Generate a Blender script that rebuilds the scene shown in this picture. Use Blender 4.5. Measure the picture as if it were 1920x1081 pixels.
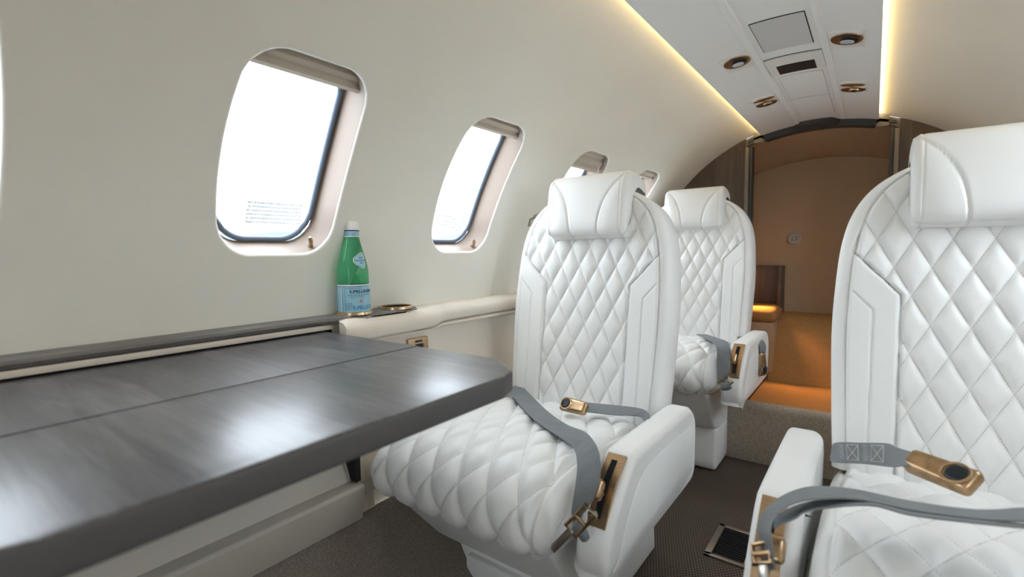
import bpy, bmesh, math, random
from mathutils import Vector, Matrix
random.seed(4)
for o in list(bpy.data.objects): bpy.data.objects.remove(o)
scene = bpy.context.scene
C = scene.collection
FLOOR = -0.78            # the scene is laid out around the camera's eye; everything is lifted by -FLOOR at the end
# ------------------------------------------------------------------ camera
F, CX, CY = 905.0, 960.0, 540.5
def nrm(v): v = Vector(v); v.normalize(); return v
_dy = nrm((1639-CX, 462-CY, F))
_dx = -Vector((-251-CX, 490-CY, F)); _dx -= _dy*_dx.dot(_dy); _dx.normalize()
_dz = _dx.cross(_dy)
RW = Matrix((_dx, _dy, _dz))                      # rows: world axes seen in the camera (x right, y down, z forward)
def ray(u, v): return RW @ Vector((u-CX, v-CY, F))
def atY(u, v, Y): d = ray(u, v); return d*(Y/d.y)
def atX(u, v, X): d = ray(u, v); return d*(X/d.x)
def atZ(u, v, Z): d = ray(u, v); return d*(Z/d.z)
cd = bpy.data.cameras.new('camera'); cam = bpy.data.objects.new('camera', cd); C.objects.link(cam)
m = Matrix.Identity(4)
for i in range(3):
    m[i][0] = RW[i][0]; m[i][1] = -RW[i][1]; m[i][2] = -RW[i][2]
cam.matrix_world = m
cd.sensor_width = 36; cd.sensor_fit = 'HORIZONTAL'; cd.lens = F/1920*36; cd.clip_start = .02; cd.clip_end = 2000
cd.dof.use_dof = True; cd.dof.focus_distance = 1.25; cd.dof.aperture_fstop = 3.2
scene.camera = cam
# ------------------------------------------------------------------ world: bright overcast sky
w = bpy.data.worlds.new('world'); scene.world = w; w.use_nodes = True
bg = w.node_tree.nodes['Background']
bg.inputs['Color'].default_value = (.845, .93, 1.0, 1); bg.inputs['Strength'].default_value = 4.2
vs = scene.view_settings
vs.view_transform = 'Standard'; vs.look = 'None'; vs.gamma = 1; vs.exposure = 1.42; vs.use_curve_mapping = False
scene.cycles.diffuse_bounces = 7; scene.cycles.max_bounces = 14; scene.cycles.transparent_max_bounces = 16

# ------------------------------------------------------------------ materials
def mat(name, col, rough=.5, metal=0, var=0, vscale=60, bump=0, bscale=300, spec=.5, stretch=(1,1,1), emit=None, estr=0, trans=0, ior=1.45, coat=0, col2=None, detail=4, sheen=0):
    M = bpy.data.materials.new(name); M.use_nodes = True
    nt = M.node_tree; b = nt.nodes['Principled BSDF']
    b.inputs['Base Color'].default_value = (*col, 1); b.inputs['Roughness'].default_value = rough
    b.inputs['Metallic'].default_value = metal; b.inputs['Specular IOR Level'].default_value = spec
    b.inputs['IOR'].default_value = ior; b.inputs['Transmission Weight'].default_value = trans
    b.inputs['Coat Weight'].default_value = coat; b.inputs['Sheen Weight'].default_value = sheen
    if emit: b.inputs['Emission Color'].default_value = (*emit, 1); b.inputs['Emission Strength'].default_value = estr
    if var or bump or col2:
        tc = nt.nodes.new('ShaderNodeTexCoord'); mp = nt.nodes.new('ShaderNodeMapping'); mp.inputs['Scale'].default_value = stretch
        nt.links.new(tc.outputs['Object'], mp.inputs['Vector'])
    if var or col2:
        n = nt.nodes.new('ShaderNodeTexNoise'); n.inputs['Scale'].default_value = vscale; n.inputs['Detail'].default_value = detail
        nt.links.new(mp.outputs[0], n.inputs['Vector'])
        r = nt.nodes.new('ShaderNodeValToRGB')
        c2 = col2 or tuple(min(1, c*(1+var)) for c in col); c1 = col if col2 else tuple(c*(1-var) for c in col)
        r.color_ramp.elements[0].color = (*c1, 1); r.color_ramp.elements[1].color = (*c2, 1)
        r.color_ramp.elements[0].position = .32; r.color_ramp.elements[1].position = .68
        nt.links.new(n.outputs['Fac'], r.inputs['Fac']); nt.links.new(r.outputs['Color'], b.inputs['Base Color'])
    if bump:
        n2 = nt.nodes.new('ShaderNodeTexNoise'); n2.inputs['Scale'].default_value = bscale; n2.inputs['Detail'].default_value = 3
        nt.links.new(mp.outputs[0], n2.inputs['Vector'])
        bp = nt.nodes.new('ShaderNodeBump'); bp.inputs['Strength'].default_value = bump; bp.inputs['Distance'].default_value = .002
        nt.links.new(n2.outputs['Fac'], bp.inputs['Height']); nt.links.new(bp.outputs['Normal'], b.inputs['Normal'])
    return M
def wood(name, c1, c2, c3, axis, rough, scale=1.0, bump=.05, spec=.5):
    M = bpy.data.materials.new(name); M.use_nodes = True; nt = M.node_tree; b = nt.nodes['Principled BSDF']
    L = nt.links.new
    tc = nt.nodes.new('ShaderNodeTexCoord'); mp = nt.nodes.new('ShaderNodeMapping')
    s = [14*scale]*3; s[axis] = 1.1*scale; mp.inputs['Scale'].default_value = s
    L(tc.outputs['Object'], mp.inputs['Vector'])
    n0 = nt.nodes.new('ShaderNodeTexNoise'); n0.inputs['Scale'].default_value = 1.2; n0.inputs['Detail'].default_value = 3; n0.inputs['Distortion'].default_value = 1.2
    n1 = nt.nodes.new('ShaderNodeTexNoise'); n1.inputs['Scale'].default_value = 9; n1.inputs['Detail'].default_value = 5
    L(mp.outputs[0], n0.inputs['Vector']); L(mp.outputs[0], n1.inputs['Vector'])
    mx = nt.nodes.new('ShaderNodeMix'); mx.data_type = 'FLOAT'; mx.inputs[0].default_value = .45
    L(n0.outputs['Fac'], mx.inputs[2]); L(n1.outputs['Fac'], mx.inputs[3])
    r = nt.nodes.new('ShaderNodeValToRGB'); e = r.color_ramp.elements
    e[0].position = .3; e[0].color = (*c1, 1); e[1].position = .72; e[1].color = (*c3, 1)
    k = e.new(.5); k.color = (*c2, 1)
    L(mx.outputs[0], r.inputs['Fac']); L(r.outputs['Color'], b.inputs['Base Color'])
    b.inputs['Roughness'].default_value = rough; b.inputs['Specular IOR Level'].default_value = spec
    bp = nt.nodes.new('ShaderNodeBump'); bp.inputs['Strength'].default_value = bump; bp.inputs['Distance'].default_value = .001
    L(n1.outputs['Fac'], bp.inputs['Height']); L(bp.outputs['Normal'], b.inputs['Normal'])
    return M
def quilt_mat(name, col, thread):
    """white leather; the thread of the diamond seams is drawn from the quilt UVs"""
    M = mat(name, col, rough=.42, bump=.12, bscale=420, var=.02, vscale=8); nt = M.node_tree; b = nt.nodes['Principled BSDF']
    L = nt.links.new
    src = b.inputs['Base Color'].links[0].from_socket
    uv = nt.nodes.new('ShaderNodeUVMap'); uv.uv_map = 'quilt'
    sp = nt.nodes.new('ShaderNodeSeparateXYZ'); L(uv.outputs[0], sp.inputs[0])
    def mth(op, a, bb=None):
        n = nt.nodes.new('ShaderNodeMath'); n.operation = op
        for i, x in enumerate((a, bb)):
            if x is None: continue
            if isinstance(x, (int, float)): n.inputs[i].default_value = x
            else: L(x, n.inputs[i])
        return n.outputs[0]
    def line(p, q):
        d = mth('ABSOLUTE', mth('SUBTRACT', mth('FRACT', mth('ADD', p, .5)), .5))
        near = mth('LESS_THAN', d, .017)
        dash = mth('LESS_THAN', mth('FRACT', mth('MULTIPLY', q, 13.0)), .55)
        return mth('MULTIPLY', near, dash)
    st = mth('MAXIMUM', line(sp.outputs[0], sp.outputs[1]), line(sp.outputs[1], sp.outputs[0]))
    at = nt.nodes.new('ShaderNodeAttribute'); at.attribute_name = 'seam'
    st = mth('MULTIPLY', st, at.outputs['Fac'])
    mx = nt.nodes.new('ShaderNodeMix'); mx.data_type = 'RGBA'
    L(st, mx.inputs[0]); L(src, mx.inputs[6]); mx.inputs[7].default_value = (*thread, 1)
    L(mx.outputs[2], b.inputs['Base Color'])
    return M
MT = {}
MT['cream'] = mat('cream_wall_leather', (.79, .78, .725), .55, bump=.1, bscale=500, var=.015, vscale=5)
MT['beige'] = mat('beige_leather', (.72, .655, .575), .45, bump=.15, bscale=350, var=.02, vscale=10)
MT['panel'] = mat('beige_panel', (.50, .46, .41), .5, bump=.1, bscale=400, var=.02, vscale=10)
MT['ceil'] = mat('ceiling_white', (.85, .855, .845), .6, bump=.06, bscale=500)
MT['ceil2'] = mat('ceiling_trim', (.80, .79, .75), .5)
MT['grille'] = mat('speaker_cloth', (.62, .62, .61), .9, bump=.3, bscale=900)
MT['leather'] = mat('white_leather', (.82, .825, .82), .42, bump=.12, bscale=420, var=.015, vscale=8)
MT['quilt'] = quilt_mat('white_quilted_leather', (.82, .825, .82), (.60, .58, .55))
MT['shell'] = mat('grey_shell', (.45, .43, .41), .5)
MT['table'] = wood('table_veneer', (.034, .031, .035), (.078, .073, .079), (.145, .137, .143), 0, .33, 1.7, .0, .65)
MT['edge'] = mat('table_edge', (.10, .095, .097), .45)
MT['ledgewood'] = wood('ledge_veneer', (.10, .093, .088), (.145, .133, .127), (.19, .175, .168), 1, .4, 1.6)
MT['darkwood'] = wood('bulkhead_veneer', (.055, .036, .026), (.085, .058, .042), (.13, .095, .07), 2, .4, 1.3)
MT['bronze'] = mat('brushed_bronze', (.52, .36, .22), .3, 1, var=.12, vscale=30, stretch=(1, 1, 12))
MT['bronze2'] = mat('worn_bronze', (.42, .28, .16), .34, 1, var=.3, vscale=40)
MT['steel'] = mat('dull_metal', (.42, .39, .34), .3, 1)
MT['black'] = mat('black_plastic', (.012, .012, .014), .35)
MT['gap'] = mat('black_gap', (.01, .01, .01), .9)  # matte black of joints and slots; also paints the shade inside the cups
MT['screen'] = mat('dark_screen', (.008, .012, .016), .35)
MT['belt'] = mat('grey_webbing', (.19, .205, .22), .75, bump=.5, bscale=160, var=.08, vscale=30, stretch=(1, 1, 1))
MT['thread'] = mat('pale_thread', (.6, .6, .58), .8)
MT['carpet'] = mat('taupe_carpet', (.23, .195, .165), .95, var=.22, vscale=260, bump=.9, bscale=420, spec=.1)
MT['carpetlight'] = mat('beige_carpet', (.40, .335, .27), .95, var=.2, vscale=240, bump=.9, bscale=380, spec=.1)
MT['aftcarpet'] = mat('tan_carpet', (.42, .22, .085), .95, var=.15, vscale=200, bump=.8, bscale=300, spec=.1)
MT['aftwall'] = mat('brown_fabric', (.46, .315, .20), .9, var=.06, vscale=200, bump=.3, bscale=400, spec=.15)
MT['liner'] = mat('window_liner', (.235, .18, .145), .45)
MT['shade'] = mat('pleated_shade', (.60, .53, .44), .8, bump=.2, bscale=300)
MT['gasket'] = mat('window_gasket', (.13, .17, .23), .4)
MT['jamb'] = mat('jamb_taupe', (.22, .185, .15), .6)
MT['track'] = mat('seat_track', (.55, .5, .42), .35, 1)
MT['trimgrey'] = mat('trim_graphite', (.05, .05, .05), .5)
MT['strip'] = mat('warm_light_strip', (1, .8, .45), .5, emit=(1, .76, .37), estr=4.2)
MT['white'] = mat('white_plastic', (.82, .82, .82), .35)
MT['label'] = mat('pale_blue_paper', (.30, .55, .68), .5, var=.06, vscale=180)
MT['navy'] = mat('navy_print', (.02, .05, .13), .6)
MT['blueprint'] = mat('blue_print', (.03, .27, .5), .6)
MT['red'] = mat('red_print', (.75, .08, .05), .6)
MT['lens'] = mat('lamp_lens', (.55, .6, .65), .15)
MT['apron'] = mat('apron_concrete', (.55, .55, .54), .9, var=.1, vscale=.3)
MT['hill'] = mat('far_hills', (.085, .11, .145), 1, var=.1, vscale=.05)
# woven runner
def runner_mat():
    M = mat('woven_runner', (.10, .075, .058), .85, bump=.2, bscale=500, spec=.2); nt = M.node_tree; b = nt.nodes['Principled BSDF']; L = nt.links.new
    tc = nt.nodes.new('ShaderNodeTexCoord'); ch = nt.nodes.new('ShaderNodeTexChecker'); ch.inputs['Scale'].default_value = 230
    ch.inputs['Color1'].default_value = (.062, .044, .034, 1); ch.inputs['Color2'].default_value = (.135, .105, .085, 1)
    mp = nt.nodes.new('ShaderNodeMapping'); mp.inputs['Rotation'].default_value = (0, 0, .2); mp.inputs['Scale'].default_value = (1, .6, 1)
    L(tc.outputs['Object'], mp.inputs[0]); L(mp.outputs[0], ch.inputs['Vector']); L(ch.outputs['Color'], b.inputs['Base Color'])
    return M
MT['runner'] = runner_mat()
def glass_mat(name, tint, gloss):
    M = bpy.data.materials.new(name); M.use_nodes = True; nt = M.node_tree; nt.nodes.clear(); L = nt.links.new
    out = nt.nodes.new('ShaderNodeOutputMaterial'); t = nt.nodes.new('ShaderNodeBsdfTransparent'); g = nt.nodes.new('ShaderNodeBsdfGlossy')
    t.inputs[0].default_value = (*tint, 1); g.inputs['Roughness'].default_value = .03
    mx = nt.nodes.new('ShaderNodeMixShader'); mx.inputs[0].default_value = gloss
    L(t.outputs[0], mx.inputs[1]); L(g.outputs[0], mx.inputs[2]); L(mx.outputs[0], out.inputs[0]); return M
MT['pane'] = glass_mat('window_acrylic', (.97, .985, 1), .03)
def print_mat():
    """rows of tiny placard print on clear film"""
    M = glass_mat('placard_film', (.97, .985, 1), .02); nt = M.node_tree; L = nt.links.new
    mxo = [n for n in nt.nodes if n.type == 'MIX_SHADER'][0]; out = [n for n in nt.nodes if n.type == 'OUTPUT_MATERIAL'][0]
    uv = nt.nodes.new('ShaderNodeUVMap'); uv.uv_map = 'UVMap'
    mp = nt.nodes.new('ShaderNodeMapping'); mp.inputs['Scale'].default_value = (40, 6, 1); L(uv.outputs[0], mp.inputs[0])
    sp = nt.nodes.new('ShaderNodeSeparateXYZ'); L(mp.outputs[0], sp.inputs[0])
    fl = nt.nodes.new('ShaderNodeVectorMath'); fl.operation = 'FLOOR'; L(mp.outputs[0], fl.inputs[0])
    wn = nt.nodes.new('ShaderNodeTexWhiteNoise'); L(fl.outputs[0], wn.inputs['Vector'])
    fr = nt.nodes.new('ShaderNodeMath'); fr.operation = 'FRACT'; L(sp.outputs[1], fr.inputs[0])
    a = nt.nodes.new('ShaderNodeMath'); a.operation = 'COMPARE'; a.inputs[1].default_value = .5; a.inputs[2].default_value = .37; L(fr.outputs[0], a.inputs[0])
    c = nt.nodes.new('ShaderNodeMath'); c.operation = 'LESS_THAN'; c.inputs[1].default_value = .94; L(wn.outputs['Value'], c.inputs[0])
    frx = nt.nodes.new('ShaderNodeMath'); frx.operation = 'FRACT'; L(sp.outputs[0], frx.inputs[0])
    cx = nt.nodes.new('ShaderNodeMath'); cx.operation = 'LESS_THAN'; cx.inputs[1].default_value = .88; L(frx.outputs[0], cx.inputs[0])
    m1 = nt.nodes.new('ShaderNodeMath'); m1.operation = 'MULTIPLY'; L(a.outputs[0], m1.inputs[0]); L(c.outputs[0], m1.inputs[1])
    m2 = nt.nodes.new('ShaderNodeMath'); m2.operation = 'MULTIPLY'; L(m1.outputs[0], m2.inputs[0]); L(cx.outputs[0], m2.inputs[1])
    d = nt.nodes.new('ShaderNodeBsdfDiffuse'); d.inputs[0].default_value = (.05, .06, .09, 1)
    mx = nt.nodes.new('ShaderNodeMixShader'); L(m2.outputs[0], mx.inputs[0]); L(mxo.outputs[0], mx.inputs[1]); L(d.outputs[0], mx.inputs[2]); L(mx.outputs[0], out.inputs[0])
    return M
MT['print'] = print_mat()
MT['bottle'] = mat('green_bottle', (.14, .70, .36), .03, trans=.92, ior=1.30)

# ------------------------------------------------------------------ mesh helpers
class MB:
    """collects verts and faces for one mesh"""
    def __init__(s): s.v = []; s.f = []; s.uv = {}; s.att = {}
    def add(s, vs, fs):
        k = len(s.v); s.v += [tuple(p) for p in vs]; s.f += [tuple(i+k for i in q) for q in fs]; return s
    def grid(s, rows, closeu=False, closev=False):
        nu = len(rows); nv = len(rows[0]); fs = []
        for i in range(nu if closeu else nu-1):
            for j in range(nv if closev else nv-1):
                a = i*nv+j; b = i*nv+(j+1) % nv; c = ((i+1) % nu)*nv+(j+1) % nv; d = ((i+1) % nu)*nv+j
                fs.append((a, b, c, d))
        return s.add([p for r in rows for p in r], fs)
    def ngon(s, pts): return s.add(pts, [tuple(range(len(pts)))])
    def bm(s, b):
        b.verts.index_update(); return s.add([v.co[:] for v in b.verts], [[v.index for v in f.verts] for f in b.faces])
    def box(s, x0, x1, y0, y1, z0, z1, bev=0, seg=2, mtx=None):
        b = bmesh.new(); bmesh.ops.create_cube(b, size=1)
        for v in b.verts: v.co = Vector(((x0+x1)/2+v.co.x*(x1-x0), (y0+y1)/2+v.co.y*(y1-y0), (z0+z1)/2+v.co.z*(z1-z0)))
        if bev: bmesh.ops.bevel(b, geom=b.edges[:], offset=bev, segments=seg, profile=.5, affect='EDGES')
        if mtx: b.transform(mtx)
        s.bm(b); b.free(); return s
    def prism(s, poly, axis, a0, a1, bev=0, seg=3):
        """closed polygon of 2D points, extruded along an axis; poly coords are the two remaining axes in order"""
        b = bmesh.new()
        def P(p, a): q = list(p); q.insert(axis, a); return Vector(q)
        A = [b.verts.new(P(p, a0)) for p in poly]; B = [b.verts.new(P(p, a1)) for p in poly]
        n = len(poly); b.faces.new(A); b.faces.new(B[::-1])
        for i in range(n): b.faces.new((A[i], B[i], B[(i+1) % n], A[(i+1) % n]))
        bmesh.ops.recalc_face_normals(b, faces=b.faces[:])
        if bev: bmesh.ops.bevel(b, geom=b.edges[:], offset=bev, segments=seg, profile=.5, affect='EDGES', clamp_overlap=True)
        s.bm(b); b.free(); return s
    def tube(s, pts, r, n=10, close=False, caps=True):
        pts = [Vector(p) for p in pts]; rows = []; N = len(pts); up = Vector((.13, .27, 1))
        for i, p in enumerate(pts):
            t = (pts[(i+1) % N if close else min(i+1, N-1)]-pts[(i-1) % N if close else max(i-1, 0)]).normalized()
            a = t.cross(up); 
            if a.length < 1e-4: a = t.cross(Vector((1, 0, 0)))
            a.normalize(); b = t.cross(a); rr = r[i] if isinstance(r, (list, tuple)) else r
            rows.append([p+(a*math.cos(2*math.pi*k/n)+b*math.sin(2*math.pi*k/n))*rr for k in range(n)])
        s.grid(rows, close, True)
        if caps and not close: s.ngon(rows[0]); s.ngon(rows[-1])
        return s
    def lathe(s, prof, c=(0, 0, 0), n=40, axis=None):
        rows = [[(r*math.cos(2*math.pi*k/n), r*math.sin(2*math.pi*k/n), z) for k in range(n)] for r, z in prof]
        M = Matrix.Translation(c) @ (axis.to_matrix().to_4x4() if axis else Matrix.Identity(4))
        rows = [[tuple(M @ Vector(p)) for p in r] for r in rows]
        return s.grid(rows, False, True)
    def ribbon(s, L, R, th=.0022):
        """a strip of webbing between two edge lines, with thickness"""
        L = smooth(L); R = smooth(R); n = min(len(L), len(R)); rows = []
        for i in range(n):
            l, r = L[i], R[i]; j0 = max(i-1, 0); j1 = min(i+1, n-1)
            t = ((L[j1]+R[j1])-(L[j0]+R[j0])).normalized(); N = (r-l).cross(t).normalized()*th*.5
            rows.append([l+N, l*.5+r*.5+N*1.6, r+N, r-N, l*.5+r*.5-N*1.0, l-N])
        s.grid(rows, False, True); s.ngon(rows[0]); s.ngon(rows[-1]); return s
def smooth(P, k=6):
    P = [Vector(p) for p in P]; out = []
    for i in range(len(P)-1):
        a = P[max(i-1, 0)]; b = P[i]; c = P[i+1]; d = P[min(i+2, len(P)-1)]
        for j in range(k):
            t = j/k; out.append(.5*((2*b)+(c-a)*t+(2*a-5*b+4*c-d)*t*t+(3*b-a-3*c+d)*t**3))
    out.append(P[-1]); return out
def link(name, mb, material, parent=None, off=None, smoothang=40, recalc=True):
    me = bpy.data.meshes.new(name)
    b = bmesh.new(); vs = [b.verts.new(p) for p in mb.v]
    for q in mb.f:
        if len(set(q)) < 3: continue
        try: b.faces.new([vs[i] for i in q])
        except ValueError: pass
    bmesh.ops.remove_doubles(b, verts=b.verts[:], dist=1e-6) if not mb.att and not mb.uv else None
    if recalc: bmesh.ops.recalc_face_normals(b, faces=b.faces[:])
    if off is not None:
        bmesh.ops.translate(b, verts=b.verts[:], vec=-Vector(off))
    b.to_mesh(me); b.free()
    for p in me.polygons: p.use_smooth = True
    if hasattr(me, 'set_sharp_from_angle'): me.set_sharp_from_angle(angle=math.radians(smoothang))
    me.materials.append(MT[material] if isinstance(material, str) else material)
    o = bpy.data.objects.new(name, me); C.objects.link(o)
    if parent: o.parent = parent
    for an, vals in mb.att.items():
        a = me.attributes.new(an, 'FLOAT', 'POINT')
        for i, x in enumerate(vals): a.data[i].value = x
    if mb.uv:
        for nm, vals in mb.uv.items():
            l = me.uv_layers.new(name=nm)
            for lp in me.loops: l.data[lp.index].uv = vals[lp.vertex_index]
    return o
def tag(o, label, cat, group=None, kind=None):
    o['label'] = label
    if cat: o['category'] = cat
    if group: o['group'] = group
    if kind: o['kind'] = kind
    return o
def empty(name, loc):
    o = bpy.data.objects.new(name, None); C.objects.link(o); o.location = loc; o.empty_display_size = .1; return o
def part(name, mb, m, parent, **k):                # geometry is given in scene coordinates
    off = parent.location if parent.type == 'EMPTY' else Vector((0, 0, 0))
    if parent.parent: off = parent.parent.location
    return link(name, mb, m, parent, off=off, **k)
def interp(x, P):
    for (a, fa), (b, fb) in zip(P, P[1:]):
        if x <= b: 
            t = max(0, (x-a)/(b-a)); return fa+(fb-fa)*t
    return P[-1][1]
def rnd(x): return max(0., min(1., x))

# ------------------------------------------------------------------ the cabin tube
XC, ZC, R = -.218, -.1867, .7595
Y0C, Y1C = -1.30, 2.54
def wp(side, Y, th, r=R):
    t = math.radians(th); return Vector((XC+side*r*math.cos(t), Y, ZC+r*math.sin(t)))
WINY = [-.54, -.007, .495, 1.02, 1.55, 2.06]
HW, TH0, TH1 = .114, 14.0, 43.6
THC = (TH0+TH1)/2; HS = math.radians(TH1-TH0)/2*R
def outline(inset, n=16, cr=.062):
    """rounded rectangle in (Y, arc length), n points per side, each side running corner-middle to corner-middle"""
    a, b, c = HW-inset, HS-inset, max(.012, cr-inset*.8)
    pts = []
    for sx in range(4):
        h, k = (a, b) if sx % 2 == 0 else (b, a)
        segs = [(math.pi/4*c), 2*(h-c), (math.pi/4*c)]; T = sum(segs)
        for i in range(n):
            d = T*i/n
            if d < segs[0]: p = 3*math.pi/4 - d/c; q = (-(h-c)+c*math.cos(p), (k-c)+c*math.sin(p))
            elif d < segs[0]+segs[1]: q = (-(h-c)+d-segs[0], k)
            else: p = math.pi/2-(d-segs[0]-segs[1])/c; q = ((h-c)+c*math.cos(p), (k-c)+c*math.sin(p))
            x, y = q
            for _ in range(sx): x, y = y, -x
            pts.append((x*(1+.125*(1-min(1, (y/b)**2))), y))
    return pts
def wpo(side, yc, q, d, thc=THC):
    return wp(side, yc+q[0], thc+math.degrees(q[1]/R), R+d)
def build_wall(side, name, label):
    mb = MB(); n = 16; TB, TT, TM = 2.0, 86.0, 56.0
    bounds = [(WINY[i]+WINY[i+1])/2 for i in range(len(WINY)-1)]
    bounds = [WINY[0]-.26]+bounds+[WINY[-1]+.26]
    for i, yc in enumerate(WINY):
        ya, yb = bounds[i], bounds[i+1]
        rect = []
        for k in range(n): rect.append((ya+(yb-ya)*k/n, TM))
        for k in range(n): rect.append((yb, TM+(TB-TM)*k/n))
        for k in range(n): rect.append((yb+(ya-yb)*k/n, TB))
        for k in range(n): rect.append((ya, TB+(TM-TB)*k/n))
        ol = outline(0); rows = []
        for j in range(15):
            t = (j/14)**1.6
            rows.append([wp(side, (yc+q[0])*(1-t)+rc[0]*t, (THC+math.degrees(q[1]/R))*(1-t)+rc[1]*t) for q, rc in zip(ol, rect)])
        mb.grid(rows, False, True)
        lip = []
        for j in range(7):
            p = math.radians(15*j); rr = .006
            lip.append([wpo(side, yc, q, rr*(1-math.cos(p))) for q in outline(rr*math.sin(p))])
        lip.append([wpo(side, yc, q, .010) for q in outline(.0063)])
        mb.grid(lip, False, True)
        mb.grid([[wp(side, ya+(yb-ya)*k/n, TM+(TT-TM)*j/12) for k in range(n+1)] for j in range(13)])
    for ya, yb in ((Y0C, bounds[0]), (bounds[-1], Y1C)):
        ths = [TM+(TB-TM)*k/n for k in range(n+1)]
        mb.grid([[wp(side, ya+(yb-ya)*k/n, t) for k in range(n+1)] for t in ths])
        mb.grid([[wp(side, ya+(yb-ya)*k/n, TM+(TT-TM)*j/12) for k in range(n+1)] for j in range(13)])
    o = link(name, mb, 'cream', smoothang=60)
    return tag(o, label, 'wall', kind='structure')
build_wall(-1, 'wall_left', 'curved cream sidewall panel pierced by the row of oval windows behind the table')
build_wall(1, 'wall_right', 'curved cream sidewall panel on the far right above the near seat')
WLAB = ['cabin window forward of the one cut by the left picture edge', 'cabin window cut off by the left edge of the picture', 'large cabin window left of the green bottle, nearest whole window',
        'cabin window between the green bottle and the window side seat', 'cabin window whose top shows just above the window side headrest', 'small far cabin window visible between the two window side headrests']
def build_window(side, i):
    yc = WINY[i]
    e = empty('window_%d' % (i+1 if side < 0 else i+7), wp(side, yc, THC, R+.03))
    tag(e, WLAB[i] if side < 0 else 'cabin window in the right sidewall, number %s from the front' % ['one', 'two', 'three', 'four', 'five', 'six'][i], 'window', kind='structure')
    rows = [[wpo(side, yc, q, d) for q in outline(ins)] for ins, d in ((.0062, .0055), (.008, .026), (.010, .045), (.012, .062), (.0135, .068), (.016, .069))]
    part('liner', MB().grid(rows, False, True), 'liner', e, smoothang=60)
    rows = []
    for k in range(9):
        p = math.pi*k/8
        rows.append([wpo(side, yc, q, .070-.006*math.sin(p)) for q in outline(.0145+.0055*(1-math.cos(p)), cr=.075)])
    g = part('gasket', MB().grid(rows, False, True), 'gasket', e, smoothang=70)
    rows = [[wpo(side, yc, (q[0]*s, q[1]*s), .072) for q in outline(.018, cr=.075)] for s in (1, .75, .5, .25, .02)]
    part('pane', MB().grid(rows, False, True), 'pane', e, recalc=False)
    # pleated shade stacked at the head of the opening
    low = {4: 37.2, 3: 39.8}.get(i, 39.6)
    if side > 0 and i < 3: low = 12.5 if i < 2 else 27  # right blinds, out of view, drawn down to darken the near left wall
    rows = []; NB = 12
    hw = HW-.005
    for k in range(NB+1):
        t = k/NB; th = 46.5+(low-46.5)*t; dd = .024+.007*(k % 3 == 1)-(.0 if k < NB else -.004)
        ins = 0
        if th > TH1-3.2: ins = .0
        rows.append([wp(side, yc-hw+2*hw*j/8, th, R+dd) for j in range(9)])
    rows.append([wp(side, yc-hw+2*hw*j/8, low, R+.05) for j in range(9)])
    sh = part('shade', MB().grid(rows), 'shade', e, smoothang=20)
    rows = [[wp(side, yc-hw+2*hw*j/8, th, R+d) for j in range(9)] for th, d in ((low+.55, .022), (low+.5, .019), (low-.15, .019), (low-.2, .03))]
    part('shade_rail', MB().grid(rows), 'shade', sh) if False else None
    if side < 0:
        b = wpo(side, yc, (HW-.030, -HS+.012), .035); mb = MB()
        mb.tube([b, b+Vector((.02, -.006, .004)), b+Vector((.026, -.009, .012)), b+Vector((.028, -.012, .02))], [.0045, .0045, .005, .0035], 10)
        part('latch', mb, 'bronze', e)
        # safety placard printed on the pane
        mb = MB(); U = []; rows = []
        for a in range(9):
            for c in range(5):
                q = (-.035+.115*a/8, -HS+.048+.044*c/4); rows.append(wpo(side, yc, q, .0705)); U.append((a/8, c/4))
        mb.add(rows, [(a*5+c, a*5+c+1, (a+1)*5+c+1, (a+1)*5+c) for a in range(8) for c in range(4)]); mb.uv['UVMap'] = U
        part('placard', mb, 'print', e, recalc=False)
    pl = bpy.data.lights.new('portal', 'AREA'); pl.shape = 'RECTANGLE'; pl.size = .27; pl.size_y = .42
    pl.cycles.is_portal = True
    po = bpy.data.objects.new('window_portal', pl); C.objects.link(po)
    c = wp(side, yc, THC, R+.085); dirv = Vector((XC, yc, ZC))-c
    po.location = c; po.rotation_euler = dirv.to_track_quat('-Z', 'Y').to_euler()
for i in range(6):
    build_window(-1, i); build_window(1, i)

# outer skin so daylight enters only through windows
def skin(side):
    pass
# ceiling panel between the two light coves
CHW, CZ, CD = .2165, .548, .028
def cz(x): return CZ-CD*((x-XC)/CHW)**2
def ceil_hit(u, v):
    d = ray(u, v); z = .54
    for _ in range(20): p = d*(z/d.z); z = cz(p.x)
    return p
mb = MB(); xs = [XC-CHW+2*CHW*k/24 for k in range(25)]
ys = [Y0C+(Y1C-.0-Y0C)*k/30 for k in range(31)]
low = [[(x, y, cz(x)) for x in xs] for y in ys]; upp = [[(x, y, cz(x)+.008) for x in xs] for y in ys]
mb.grid(low); mb.grid(upp)
for s in (0, -1): mb.grid([[r[s] for r in low], [r[s] for r in upp]])
mb.grid([low[0], upp[0]]); mb.grid([low[-1], upp[-1]])
ceiling = tag(link('ceiling', mb, 'ceil'), 'long white overhead panel between the two glowing light coves', 'ceiling', kind='structure')
for sx, l in ((-1, 'left'), (1, 'right')):          # raised ribs of the service channel
    x = -.206+.083*sx
    mb = MB(); rows = []
    for y in (Y0C, 2.49):
        rows.append([(x-.011, y, cz(x)+.003), (x-.008, y, cz(x)-.004), (x, y, cz(x)-.006), (x+.008, y, cz(x)-.004), (x+.011, y, cz(x)+.003)])
    mb.grid(rows); mb.ngon(rows[0]); mb.ngon(rows[1]); o = link('channel_rib', mb, 'ceil', ceiling)
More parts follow.
